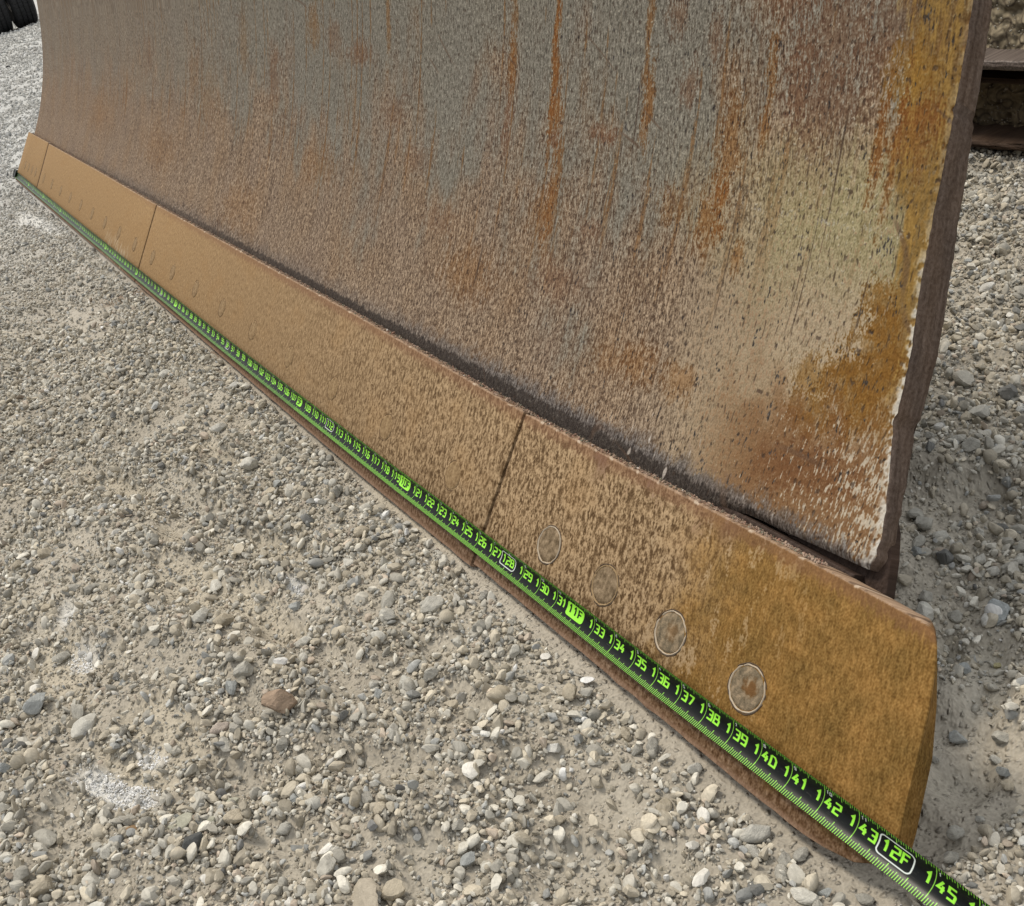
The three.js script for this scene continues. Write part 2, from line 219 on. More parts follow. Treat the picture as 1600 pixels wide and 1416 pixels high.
function surfaceMaterial(W, H, x0, x1, q0, q1, f, k, bumpScale, rough) {
  const h = new Float32Array(W * H); let n = 0;
  const map = colourMap(W, H, (u, v, o) => { h[n++] = f(lerp(x0, x1, u), lerp(q0, q1, v), o); });
  const m = new THREE.MeshPhysicalMaterial({ map, bumpMap: greyMap(W, H, h), bumpScale, roughness: rough, metalness: 0, specularIntensity: 0.3 });
  m.color.setRGB(k, k, k); return m;
}
const MK = 0.73;
const brownSteel = (() => {
  const W = 256, H = 1024, h = new Float32Array(W * H); let n = 0;
  const map = colourMap(W, H, (u, v, o) => { const d = u * 2, q = v * 16, s = noise(d * 9, q * 0.6) + 0.5 * noise(d * 22, q * 1.3), m = noise(d * 11, q * 9), f = noise(d * 30, q * 26); const big = noise(d * 1.5, q * 0.8); o[0] = 112 + 17 * s + 16 * m + 12 * f + 8 * big; o[1] = 97 + 17 * s + 16 * m + 12 * f + 5 * big; o[2] = 87 + 17 * s + 16 * m + 12 * f + 2 * big; h[n++] = 0.5 + 0.2 * s + 0.2 * m + 0.1 * f; }, true);
  const m = new THREE.MeshPhysicalMaterial({ map, bumpMap: greyMap(W, H, h, true), bumpScale: 0.0011, roughness: 0.7, specularIntensity: 0.3, side: THREE.DoubleSide }); m.color.setRGB(0.78, 0.77, 0.75); return m;
})();
{
  const q1 = 19.6, top = 27;
  const mats = [surfaceMaterial(1024, 256, 0, 94, 4.8, q1, moldboardColour, MK, 0.0008, 0.72), surfaceMaterial(1344, 828, 94, 118, 4.8, q1, moldboardColour, MK, 0.0011, 0.7), surfaceMaterial(1536, 1000, 118, 141, 4.8, q1, moldboardColour, MK, 0.0011, 0.68)];
  const cols = []; for (let x = 0; x < 94; x += 2) cols.push(x); for (let x = 94; x < 118; x += 1) cols.push(x); for (let x = 118; x < 136; x += 0.5) cols.push(x); const c0 = cols.length; for (let k = 0; k <= 14; k++) cols.push(136 + k / 14);
  const rows = []; for (let q = 0; q < 14; q += 0.13) rows.push(q); for (let q = 14; q <= 21.6; q += 0.4) rows.push(q);
  const iA = cols.indexOf(94), iB = cols.indexOf(118);
  const q0 = (X) => lerp(5.0, 5.74, smooth(133, 137.5, X)) + 0.03 * noise(X * 1.5, 9);
  const P = (i, j) => {
    let X = cols[i], s = j / (rows.length - 1), qb = q0(X);
    let q = qb + rows[j] * (top - qb) / 21.6;
    if (i >= c0) X = lerp(136, xEdge(q), cols[i] - 136);
    const e = xEdge(q) - X, round = e < 0.14 ? -0.06 * Math.pow(1 - e / 0.14, 2) : 0;
    const n = nFace(q) + 0.02 * fbm(X * 0.35, q * 0.3, 3) + 0.008 * noise(X * 2.2, q * 1.6) + round - 0.1 * Math.pow(smooth(qb + 0.16, qb, q), 2) * smooth(133, 137, X);
    return [X, q, n];
  };
  const uv = (i, X, q) => { const v = (q - 4.8) / (q1 - 4.8); return i < iA ? [X / 94, v] : i < iB ? [(X - 94) / 24, v] : [(X - 118) / 23, v]; };
  // the three runs of columns are joined where their textures change, so each run gets its own uv there
  const strip = (i0, i1, at) => gridGeo(i1 - i0, rows.length - 1, (i, j) => { const [X, q, n] = P(i + i0, j), qt = Math.min(q, q1 - 0.05 - 0.4 * Math.abs(((q - q1) / 0.8) % 2 - 1) * (q > q1 ? 1 : 0)); return [...PW(X, q, n), ...uv(at, X, qt)]; });
  const gs = [strip(0, iA, 0), strip(iA, iB, iA), strip(iB, cols.length - 1, iB)];
  const mold = part('moldboard', mergeGeometries(gs, true), mats, blade);
  // right-hand end face: from the worn front corner to the back
  const side = gridGeo(9, rows.length - 1, (i, j) => {
    const q = 5.74 + rows[j] * (27 - 5.74) / 21.6, t = i / 9, th = thick(q), d = th * t, qx = xEdge(q), bulge = 0.06 * Math.sin(Math.min(1, t * 5) * Math.PI / 2) + 0.03 * fbm(q * 2.5, t * 4, 2) * (t > 0 ? 1 : 0);
    return [...PW(qx + bulge - 0.1 * smooth(0.85, 1, t), q, nFace(q) + 0.02 * fbm(qx * 0.35, q * 0.3, 3) + 0.008 * noise(qx * 2.2, q * 1.6) - 0.06 - 0.1 * Math.pow(smooth(5.9, 5.74, q), 2) - d), d / 2, q / 16];
  });
  const dim = brownSteel.clone(); dim.color.setRGB(0.62, 0.6, 0.58); part('end_face', side, dim, mold);
  const under = gridGeo(140, 4, (i, j) => { const X = lerp(0, xEdge(5.74), i / 140), q = q0(X), n0 = nFace(q) + 0.02 * fbm(X * 0.35, q * 0.3, 3) + 0.008 * noise(X * 2.2, q * 1.6) - 0.1 * smooth(133, 137, X) - (i === 140 ? 0.06 : 0); return [...PW(X, q, n0 - 0.5 * j / 4), j / 4, X / 16]; });
  part('lower_lip', under, brownSteel, mold);
  const back = gridGeo(72, 40, (i, j) => { const q = lerp(5.0, 27, j / 40), X = lerp(0.02, xEdge(q) - 0.05, i / 72); return [...PW(X, q, nFace(q) - 0.06 - thick(q)), X / 2, q / 16]; });
  part('back_plate', back, brownSteel, mold);
  const left = gridGeo(2, 40, (i, j) => { const q = lerp(5.0, 27, j / 40); return [...PW(0, q, nFace(q) - thick(q) * i / 2), i, q / 16]; });
  part('far_end_face', left, brownSteel, mold);
  const cap = gridGeo(72, 1, (i, j) => { const X = lerp(0, xEdge(27), i / 72); return [...PW(X, 27, nFace(27) - 0.9 * j), j, X / 16]; });
  part('top_edge', cap, brownSteel, mold);
}
function edgeColour(X, q, o) {
  const sl = X + 0.16 * q, n1 = noise(sl * 8.2, q * 4.4 + 4), n2 = noise(sl * 15 + 7, q * 9), f = noise(X * 24, q * 17), v = noise(sl * 15, q * 3.6), big = fbm(X * 0.35, q * 0.5 + 20, 3), near = smooth(96, 126, X);
  const m = n1 * 0.75 + 0.55 * n2, vein = 1 - Math.abs(noise(sl * 4.2 + 30, q * 2.1) + 0.5 * n2) * 1.5;
  const t0 = 0.5 + 0.55 * m + 0.34 * f + 0.4 * (vein - 0.45) + 0.15 * big, t = lerp(clamp(0.55 + 0.5 * (t0 - 0.5)), smooth(0.04, 0.96, t0), near);
  o[0] = lerp(90, 191, t); o[1] = lerp(68, 164, t); o[2] = lerp(42, 128, t);
  mix(o, 170 + 24 * m + 18 * f, 137 + 24 * m + 18 * f, 93 + 19 * m + 15 * f, 0.75 * smooth(122, 66, X)); mix(o, 154, 118, 74, 0.2 * smooth(0, 0.4, big));
  const gold = smooth(134.2, 137.8, X + 1.2 * noise(X * 0.9, q * 0.8) + 0.7 * m - 0.1 * (q - 2));
  { const b2 = fbm(X * 1.1 + 5, q * 1.2, 3); mix(o, 136 + 20 * v + 24 * f + 36 * b2 + 16 * m, 102 + 17 * v + 23 * f + 25 * b2 + 14 * m, 49 + 13 * v + 18 * f + 17 * b2 + 11 * m, gold * 0.9); }
  const trail = smooth(0.3, 0.75, noise(sl * 2.6 + 70, q * 0.9) + 0.5 * m + 0.3 * f) * smooth(131, 135, X) * smooth(141, 137, X); mix(o, 184, 160, 128, trail * 0.7);
  const stain = smooth(0.15, 0.5, noise(X * 0.8 + 3, q * 0.9) + 0.3 * m) * smooth(4.2, 5.2, q) * smooth(124, 130, X) * smooth(138, 135, X); mix(o, 122, 92, 78, stain * 0.7);
  { const k = 48 * m + 30 * f; mix(o, 114 + k, 89 + k, 69 + k, 0.85 * smooth(0.6, 0.25, q + 0.18 * noise(X * 1.1, 4))); }
  mix(o, 168 + 14 * m, 138 + 14 * m, 116 + 13 * m, 0.7 * smooth(0.2, 0.04, q - botQ(X) + 0.05 * m));
  for (const s of [17.9, 72, 126]) mix(o, 74, 53, 40, 0.8 * smooth(0.17 + 0.003 * (126 - s), 0.07, Math.abs(X - s) + 0.03 * m));
  const sc = smooth(57, 60, X) * smooth(70, 66, X) * smooth(1.9, 1.2, q + 0.6 * noise(X * 2.2, 1) + 0.025 * (X - 58)); mix(o, 205, 190, 165, sc * 0.6 * smooth(-0.2, 0.4, noise(X * 3, q * 0.9)));
  { const e = topQ(X) - q; mix(o, 128, 92, 68, 0.55 * smooth(0.5, 0.16, e + 0.2 * m) * smooth(40, 110, X)); mix(o, 184 + 40 * m + 20 * f, 158 + 38 * m + 20 * f, 134 + 36 * m + 20 * f, 0.85 * smooth(0.07, 0.03, e + 0.03 * f)); mix(o, 84, 66, 52, 0.6 * smooth(0.02, 0.4, noise(X * 3, 5) + 0.4 * m) * smooth(0.05, 0.02, e)); mix(o, 214, 196, 174, 0.8 * smooth(0.3, 0.5, noise(X * 2.3, 12) + 0.3 * m) * smooth(0.1, 0.05, e)); }
  return clamp(0.5 + 0.24 * m * (1 - 0.55 * gold) + 0.14 * f + 0.16 * v * gold);
}
const topQ = (X) => X < 18 ? 5.75 : interp([[18, 5.66], [46, 5.6], [72, 5.42], [110, 5.38], [126, 5.24], [126.01, 5.22], [134, 5.36], [140, 5.46], [145, 5.47]], X);
const botQ = (X) => interp([[0, -0.45], [110, -0.45], [117, -0.44], [122, -0.38], [126, -0.34], [126.01, -0.19], [133, -0.14], [140, -0.1], [144, 0.0]], X);
function plateGeo(outline, u0, u1) {
  const s = new THREE.Shape(outline.map(([x, y]) => new THREE.Vector2(x, y)));
  const g = new THREE.ExtrudeGeometry(s, { depth: u1 > 143 ? 0.5 : 0.52, bevelEnabled: true, bevelThickness: 0.045, bevelSize: 0.045, bevelOffset: -0.045, bevelSegments: 2 });
  const p = g.attributes.position, uv = g.attributes.uv;
  for (let i = 0; i < p.count; i++) { const X = p.getX(i), q = p.getY(i), n = p.getZ(i) - (u1 > 143 ? 0.545 : 0.565); uv.setXY(i, clamp((X + n * (X > (u0 + u1) / 2 ? 1 : -1) - u0) / (u1 - u0), 0.002, 0.998), clamp((q + 0.8) / 6.8)); const bk = u1 > 143 && n < -0.3 && X > 142 ? 0.4 * smooth(2.4, 5.4, q) * smooth(142, 143, X) : 0, w = PW(X - bk, q, n); p.setXYZ(i, ...w); }
  g.computeVertexNormals(); return toCreasedNormals(g, 0.6);
}
const PIECES = [['end_bit', 0.05, 17.8, 256, 96], ['cutting_edge', 18.02, 71.88, 1024, 140], ['cutting_edge', 72.12, 125.93, 1800, 256], ['end_bit', 126.07, 144, 1152, 416]];
const boltDisc = (r) => new THREE.LatheGeometry([[0, 0.018], [r * 0.8, 0.016], [r * 0.96, 0.008], [r, -0.05]].map(([a, b]) => new THREE.Vector2(a, b)), 28);
const ringGeo = (r0, r1, h) => { const g = new THREE.LatheGeometry([[r0 * 0.98, -0.01], [lerp(r0, r1, 0.3), h], [lerp(r0, r1, 0.7), h * 0.9], [r1, -0.012]].map(([a, b]) => new THREE.Vector2(a, b)), 64), p = g.attributes.position, o = ringSeed++ * 3.7; for (let i = 0; i < p.count; i++) { const x = p.getX(i), z = p.getZ(i), an = Math.atan2(z, x), k = 1 + 0.035 * noise(Math.cos(an) * 3 + o, Math.sin(an) * 3); p.setXYZ(i, x * k, p.getY(i) - 0.03 * smooth(0.1, 0.5, noise(Math.cos(an) * 2.2 + o + 9, Math.sin(an) * 2.2)), z * k); } g.computeVertexNormals(); return g; };
let ringSeed = 1;
const flatUV = (g, r) => { const p = g.attributes.position, uv = g.attributes.uv; for (let i = 0; i < p.count; i++) uv.setXY(i, 0.5 + p.getX(i) / (2.2 * r), 0.5 + p.getZ(i) / (2.2 * r)); return g; };
const onFace = new THREE.Matrix4().makeBasis(new THREE.Vector3(1, 0, 0), new THREE.Vector3(0, ST, CT), new THREE.Vector3(0, -CT, ST)).scale(new THREE.Vector3(I, I, I));   // lathe axis y -> face normal
const boltMats = [0, 1, 2, 3, 4].map((k) => {
  const far = k === 4, h = new Float32Array(128 * 128); let n = 0;
  const map = colourMap(128, 128, (u, v, o) => { const m = noise(u * 7 + k * 9, v * 5 + k) + 0.6 * noise(u * 15 + 2, v * 12 + k * 3), f = noise(u * 40, v * 36), t = clamp(0.5 + 0.45 * m + 0.2 * f); if (far) { o[0] = lerp(126, 190, t); o[1] = lerp(100, 163, t); o[2] = lerp(68, 124, t); } else { o[0] = lerp(96, 184, t); o[1] = lerp(k < 2 ? 80 : 88, 162, t); o[2] = lerp(k < 2 ? 58 : 71, 132, t); const rr = Math.hypot(u - 0.5 - 0.03 * k, v - 0.45) + 0.12 * m; if (k >= 2) mix(o, 122, 82, 40, smooth(0.26, 0.08, rr) * (k === 3 ? 0.75 : 0.4)); } h[n++] = 0.5 + 0.3 * m + 0.15 * f; });
  const mt = new THREE.MeshPhysicalMaterial({ map, bumpMap: greyMap(128, 128, h), bumpScale: 0.0008, roughness: 0.75, specularIntensity: 0.3 }); mt.color.setRGB(0.62, 0.62, 0.62); return mt;
});
const dust = new THREE.MeshPhysicalMaterial({ roughness: 0.95, specularIntensity: 0.3 }); dust.color.setRGB(0.38, 0.32, 0.24);
const gapMat = new THREE.MeshStandardMaterial({ roughness: 1 }); gapMat.color.setRGB(0.06, 0.04, 0.025);
const tanRing = dust.clone(); tanRing.color.setRGB(0.26, 0.185, 0.1);
const darkRing = new THREE.MeshPhysicalMaterial({ roughness: 0.95, specularIntensity: 0.2 }); darkRing.color.setRGB(0.11, 0.07, 0.04);
PIECES.forEach(([name, a, b, W, H], k) => {
  const out = [];
  if (k === 3) {
    for (let x = a; x < 142.2; x += 0.45) out.push([x, botQ(x) + 0.035 * fbm(x * 1.6, 6, 3) - 0.03 * smooth(0.3, 0.6, noise(x * 2.1, 3))]); out.push([142.4, 0.02], [143.2, 0.2], [143.72, 0.52], [143.96, 0.95], [143.9, 1.35], [143.74, 2.1], [143.6, 2.9], [143.4, 3.9], [143.18, 4.7], [143.02, 5.1], [142.86, 5.32], [142.6, 5.43]); for (let x = 142.4; x > a + 0.3; x -= 0.5) out.push([x, topQ(x) + 0.022 * fbm(x * 2.1, 1, 3) - 0.04 * smooth(0.35, 0.6, noise(x * 1.3, 8))]); out.push([a, topQ(a) - 0.03]);
  } else {
    const xs = []; const st = k === 2 ? 0.6 : 1.5; for (let x = a; x < b - st * 0.4; x += st) xs.push(x); xs.push(b);
    for (const x of xs) out.push([x, botQ(x) + 0.05 * fbm(x * 1.3, 2, 3)]); for (const x of xs.reverse()) out.push([x + (k === 0 && x < 1 ? 0.5 : 0), topQ(x) + 0.022 * fbm(x * 2.1, 1, 3) - 0.04 * smooth(0.35, 0.6, noise(x * 1.3, 8))]);
  }
  const mat = surfaceMaterial(W, H, a, b, -0.8, 6.0, edgeColour, 0.66, 0.0012, 0.78);
  const pl = part(name, plateGeo(out, a, b), mat, blade);
  if (k === 3) pl.userData.label = 'near end bit, golden brown towards its outer corner';
  const xs = k === 3 ? [129.67, 132.75, 135.83, 138.87] : k === 0 ? [5.1, 8.2, 11.25, 14.3] : [0, 1, 2, 3, 4, 5, 6, 7, 8].map((i) => (k === 1 ? 21 : 75) + 6 * i);
  xs.forEach((X, i) => {
    const near = k === 3, r = near ? 0.545 : 0.53;
    const put = (g) => { g.applyMatrix4(onFace); const w = PW(X, 1.94 + (near ? 0.02 : 0), 0); g.translate(...w); return g; };
    part('bolt_head', put(flatUV(boltDisc(r), r)), boltMats[near ? i : 4], pl);
    if (near) part('bolt_gap', put(ringGeo(r + 0.045, r + 0.085, 0.018)), gapMat, pl);
    part('bolt_ring', put(ringGeo(r + 0.0, r + (near ? 0.05 : 0.035), near ? 0.028 : 0.014)), near ? (i === 1 ? tanRing : dust) : darkRing, pl);
  });
});
// backing bar behind the cutting edges and the bracket that shows past the moldboard's corner
{
  const bar = (poly, n0, n1) => { const s = new THREE.Shape(poly.map(([x, y]) => new THREE.Vector2(x, y))), g = new THREE.ExtrudeGeometry(s, { depth: n1 - n0 - 0.16, bevelEnabled: true, bevelThickness: 0.08, bevelSize: 0.1, bevelOffset: -0.1, bevelSegments: 3 }), p = g.attributes.position, uv = g.attributes.uv; for (let i = 0; i < p.count; i++) { const X = p.getX(i), q = p.getY(i), n = p.getZ(i) + n0 + 0.08; uv.setXY(i, X / 2, q / 16); p.setXYZ(i, ...PW(X, q, n)); } g.computeVertexNormals(); return toCreasedNormals(g, 0.5); };
  const dk = brownSteel.clone(); dk.color.setRGB(0.26, 0.225, 0.21);
  part('backing_bar', bar([[0.4, 0.6], [139.6, 0.6], [139.9, 5.5], [0.4, 5.5]], -1.9, -0.78), dk, blade);
  const bracket = part('bracket', bar([[136, 1.5], [139.9, 1.5], [140.6, 3.4], [140.62, 5.3], [140.36, 6.13], [140.12, 6.7], [139.9, 7.0], [139.5, 7.0], [139.2, 6.0], [136, 5.2]], -1.55, -1.15), dk, blade);
  bracket.userData.label = 'dark rounded bracket showing past the lower corner of the moldboard';
}

// ------------------------------------------------------------------ the tape measure along the cutting edge
{
  const GL = { 1: ['.1,.22 .5,0 .5,1'], 2: ['0,0 1,0 1,.46 0,.54 0,1 1,1'], 3: ['0,0 1,0 1,1 0,1', '.3,.5 1,.5'], 4: ['.62,0 0,.66 1,.66', '.7,.36 .7,1'], 5: ['1,0 0,0 0,.44 .9,.5 1,.58 1,1 0,1'], 6: ['.9,0 0,0 0,1 1,1 1,.48 0,.48'], 7: ['0,0 1,0 .45,1'], 8: ['0,0 .86,0 .86,.46 1,.54 1,1 0,1 0,0', '0,.48 .9,.48'], 9: ['1,.52 0,.52 0,0 1,0 1,1 .1,1'], 0: ['0,0 .7,0 1,.3 1,1 0,1 0,0'], F: ['1,0 0,0 0,1', '0,.5 .8,.5'] };
  const GREEN = 'rgb(142,218,62)', LINE = 'rgb(146,222,72)';
  function glyph(c, ch, x, y, w, h, lw) { c.lineWidth = lw; c.lineJoin = 'miter'; c.lineCap = 'butt'; for (const s of GL[ch]) { c.beginPath(); s.split(' ').forEach((p, i) => { const [a, b] = p.split(',').map(Number); i ? c.lineTo(x + a * w, y + b * h) : c.moveTo(x + a * w, y + b * h); }); c.stroke(); } }
  const word = (c, t, x, y, s, colour) => { c.strokeStyle = colour; const w = 0.165 * s, gap = 0.085 * s; [...String(t)].forEach((ch, i) => glyph(c, ch, x + i * (w + gap), y, w, 0.33 * s, 0.068 * s)); };
  function strip(x0, x1, W, H) {
    const cv = document.createElement('canvas'); cv.width = W; cv.height = H; const c = cv.getContext('2d'), px = W / (x1 - x0), s = H;
    c.fillStyle = 'rgb(9,13,12)'; c.fillRect(0, 0, W, H);
    const X = (k) => (k - x0) * px, hx = px;
    for (let k = Math.floor(x0) - 1; k <= x1 + 1; k++) {
      c.strokeStyle = LINE;
      for (let t = 0; t < 16; t++) {
        const x = X(k + t / 16), a = t % 8 === 0 ? 0.17 : t % 4 === 0 ? 0.14 : t % 2 === 0 ? 0.11 : 0.085, b = t % 8 === 0 ? 0.23 : t % 4 === 0 ? 0.18 : 0.145;
        c.lineWidth = 0.021 * hx; c.beginPath(); c.moveTo(x, 0); c.lineTo(x, a * s); c.moveTo(x, H); c.lineTo(x, H - b * s); c.stroke();
      }
      const foot = k % 12 === 0 && k > 0, stud = k % 16 === 0 && k > 0;
      c.lineWidth = 0.018 * hx; c.beginPath();
      if (foot || stud) { c.moveTo(X(k), 0); c.lineTo(X(k), 0.17 * s); c.moveTo(X(k), 0.78 * s); c.lineTo(X(k), s); } else { c.moveTo(X(k), 0); c.lineTo(X(k), s); }
      c.stroke();
    }
    for (let k = Math.max(1, Math.floor(x0)); k <= x1 + 1; k++) {
      const foot = k % 12 === 0, stud = k % 16 === 0, t = foot ? `${k / 12}F` : String(k), y = 0.3 * s, w = (0.165 + 0.085) * hx;
      if (foot || stud) {
        const len = t.length * w - 0.085 * hx, bw = len + 0.22 * hx, x = X(k) - bw / 2 + 0.03 * hx;
        c.beginPath(); c.roundRect(x, 0.2 * s, bw, 0.53 * s, 0.1 * s);
        if (foot && !stud) { c.fillStyle = GREEN; c.fill(); } else { c.fillStyle = 'rgb(9,13,12)'; c.fill(); c.strokeStyle = 'rgb(200,208,204)'; c.lineWidth = 0.035 * s; c.stroke(); }
        word(c, t, x + 0.11 * hx, y, hx, foot && !stud ? 'rgb(14,20,12)' : GREEN);
      } else { word(c, t[0], X(k) - 0.22 * hx, y, hx, GREEN); if (t.length > 1) word(c, t.slice(1), X(k) + 0.08 * hx, y, hx, GREEN); }
      if (k % 12 && k > 12) { c.strokeStyle = 'rgb(190,196,194)'; [...String(k % 12)].forEach((ch, i) => glyph(c, ch, X(k) + (0.06 + 0.09 * i) * hx, 0.12 * s, 0.055 * hx, 0.09 * s, 0.024 * s)); }
    }
    const rr = rng(Math.round(x0) + 3); for (let i = 0; i < (x1 - x0) * 26; i++) { const a = rr(), x = rr() * W, y = rr() * H, l = (0.03 + 0.25 * rr() * rr()) * hx; c.fillStyle = `rgba(${a < 0.7 ? '172,158,132' : '10,12,10'},${0.06 + 0.2 * rr() * rr()})`; c.fillRect(x, y, l, Math.max(1, 0.02 * s * (0.5 + rr()))); }
    const t = new THREE.CanvasTexture(cv); t.colorSpace = THREE.SRGBColorSpace; t.magFilter = THREE.LinearFilter; t.anisotropy = 8; return t;
  }
  const SEG = [[0, 48, 1536, 32], [48, 84, 1440, 40], [84, 108, 1536, 64], [108, 128, 1920, 96], [128, 152, 2048, 96]];
  const ink = SEG.map(([a, b, W, H]) => new THREE.MeshPhysicalMaterial({ map: strip(a, b, W, H), roughness: 0.3, specularIntensity: 0.4 }));
  const qMid = (X) => interp([[0, 0.24], [70, 0.28], [96, 0.35], [108, 0.42], [118, 0.54], [126, 0.655], [136, 0.77], [143, 0.93], [152, 1.12]], X);
  const half = 0.385, sag = 0.18, NA = 10;
  const cross = (X, t) => { const a = t * 2 - 1, wob = 0.02 * noise(X * 0.08, 5); return PW(X, qMid(X) + a * half + wob, 0.05 + 0.03 * Math.max(0, noise(X * 0.05, 2)) + sag * a * a + 0.004 * noise(X * 0.7, 1)); };
  const group = thing('tape_measure', 'black and green steel tape measure blade stretched along the foot of the rusty blade', 'tape measure', [0, 0, 0]);
  const gs = SEG.map(([a, b]) => { const n = Math.round((b - a) * 2); return gridGeo(n, NA, (i, j) => { const X = lerp(a, b, i / n) , t = j / NA; return [...cross(X, t), i / n, t]; }); });
  part('tape', mergeGeometries(gs, true), ink, group);
  const backMat = new THREE.MeshStandardMaterial({ roughness: 0.5 }); backMat.color.setRGB(0.03, 0.035, 0.034);
  const edge = gridGeo(300, NA + 2, (i, j) => { const X = lerp(0, 152, i / 300), t = clamp((j - 1) / NA), p = cross(X, t); if (j > 0 && j < NA + 2) { const d = 0.012 * I; p[1] -= d * ST; p[2] -= d * CT; } return [...p, i / 300, t]; });
  part('tape_back', edge, backMat, group);
  // end hook over the far corner
  const hook = new THREE.Shape([[-0.1, -0.45], [0.9, -0.42], [0.9, 0.42], [-0.1, 0.45]].map(([x, y]) => new THREE.Vector2(x, y)));
  const hg = new THREE.ExtrudeGeometry(hook, { depth: 0.05, bevelEnabled: true, bevelSize: 0.03, bevelThickness: 0.03, bevelSegments: 2 });
  const lip = new THREE.BoxGeometry(0.07, 1.0, 0.7); lip.translate(-0.12, 0, -0.2); lip.deleteAttribute('uv'); hg.deleteAttribute('uv');
  const hm = mergeGeometries([hg, lip.toNonIndexed()]); const p = hm.attributes.position; for (let i = 0; i < p.count; i++) p.setXYZ(i, ...PW(p.getX(i), p.getY(i) + 0.26, p.getZ(i) + 0.24)); hm.computeVertexNormals();
  const steel = new THREE.MeshStandardMaterial({ metalness: 0.6, roughness: 0.5 }); steel.color.setRGB(0.06, 0.065, 0.06);
  part('end_hook', hm, steel, group);
}

// ------------------------------------------------------------------ stones
function rock(seed, detail, angular, flat) {
  const r = rng(seed); let g = mergeVertices(new THREE.IcosahedronGeometry(1, detail).deleteAttribute('uv').deleteAttribute('normal'), 1e-4);
  const planes = []; const n = angular ? 12 : 13; for (let i = 0; i < n; i++) { const v = new THREE.Vector3(r() * 2 - 1, r() * 2 - 1, r() * 2 - 1).normalize(); planes.push([v, angular ? 0.46 + 0.3 * r() : 0.58 + 0.4 * r()]); }
  const p = g.attributes.position, v = new THREE.Vector3(), sx = 0.85 + 0.4 * r(), sz = 0.7 + 0.3 * r(), sy = flat * (0.8 + 0.4 * r()), o = r() * 50;
  for (let i = 0; i < p.count; i++) { v.fromBufferAttribute(p, i).normalize(); let R = 1; for (const [a, d] of planes) { const c = v.dot(a); if (c > 0.05) R = Math.min(R, d / c); } R *= 1 + 0.05 * noise(v.x * 2.4 + o, v.y * 2.4 + v.z * 1.7) + 0.02 * noise(v.x * 7 + o, v.z * 7 + v.y * 5); v.multiplyScalar(R); p.setXYZ(i, v.x * sx, v.y * sy, v.z * sz); }
  g.computeVertexNormals();
  g = toCreasedNormals(g, detail === 1 ? 0.5 : angular ? 0.35 : 0.55);
  const q = g.attributes.position, uv = new Float32Array(q.count * 2); for (let i = 0; i < q.count; i++) { uv[i * 2] = q.getX(i) * 0.4 + q.getY(i) * 0.23; uv[i * 2 + 1] = q.getZ(i) * 0.4 + q.getY(i) * 0.31; }
  g.setAttribute('uv', new THREE.BufferAttribute(uv, 2)); g.scale(0.5, 0.5, 0.5); return g;
}
const stoneMap = (seed, lo, hi) => colourMap(256, 256, (u, v, o) => { const a = fbm(u * 6 + seed, v * 6, 3), b = noise(u * 50 + seed, v * 50), c = smooth(0.5, 0.7, noise(u * 26, v * 26 + seed)), t = clamp(0.72 + 0.34 * a + 0.1 * b + 0.12 * c, 0, 1); o[0] = o[1] = o[2] = lerp(lo, hi, t); o[2] *= 0.985; }, true);
const sMaps = [stoneMap(3, 150, 255), stoneMap(31, 160, 255)];
const stoneBump = (() => { const h = new Float32Array(256 * 256); for (let j = 0; j < 256; j++) for (let i = 0; i < 256; i++) h[j * 256 + i] = 0.5 + 0.3 * fbm(i / 22, j / 22, 3) + 0.12 * noise(i / 3, j / 3); return greyMap(256, 256, h, true); })();
const TONE = { l: [0.56, 0.545, 0.5], m: [0.43, 0.415, 0.375], d: [0.2, 0.2, 0.195], D: [0.1, 0.104, 0.106], b: [0.36, 0.375, 0.375], B: [0.38, 0.405, 0.415], t: [0.5, 0.445, 0.355], T: [0.48, 0.43, 0.355], p: [0.58, 0.5, 0.44], w: [0.64, 0.63, 0.6], R: [0.38, 0.285, 0.215], o: [0.4, 0.27, 0.16], g: [0.41, 0.405, 0.335], y: [0.55, 0.5, 0.3], k: [0.05, 0.05, 0.052] };
const ADJ = { l: 'pale grey', m: 'mid grey', d: 'dark grey', b: 'bluish grey', t: 'tan', p: 'pinkish white', w: 'off-white', g: 'greenish grey', o: 'orange-brown', y: 'yellowish', k: 'black' };
const stoneMats = {}; const stoneMat = (t, k) => stoneMats[t + k] ??= (() => { const m = new THREE.MeshPhysicalMaterial({ map: sMaps[k % 2], bumpMap: stoneBump, bumpScale: 0.0012, roughness: 0.93, specularIntensity: 0.25 }); const j = 0.9 + 0.1 * k; m.color.setRGB(...TONE[t].map((c) => Math.min(0.85, c * j))); return m; })();
const rocks = { a: [11, 12, 13, 14, 15, 16].map((s) => rock(s, 4, true, 0.72)), r: [21, 22, 23, 24, 25, 26].map((s) => rock(s, 4, false, 0.74)), f: [31, 32, 33].map((s) => rock(s, 4, true, 0.42)) };
const UNIQUE = {
  D: 'large dark slate stone with flat angular face near the lower left of the gravel', R: 'reddish brown earthy clod in the gravel left of the blade', T: 'largest flat tan stone half buried at the bottom edge of the view',
  B: 'large bluish flat stone on the gravel right of the end bit', o: 'small orange-brown stone by the bare dust at lower left', y: 'small yellowish stone on the gravel right of the end bit', k: 'small black stone alone on the far pale gravel left of the blade', p: 'pinkish white stone in the middle of the gravel left of the blade',
};
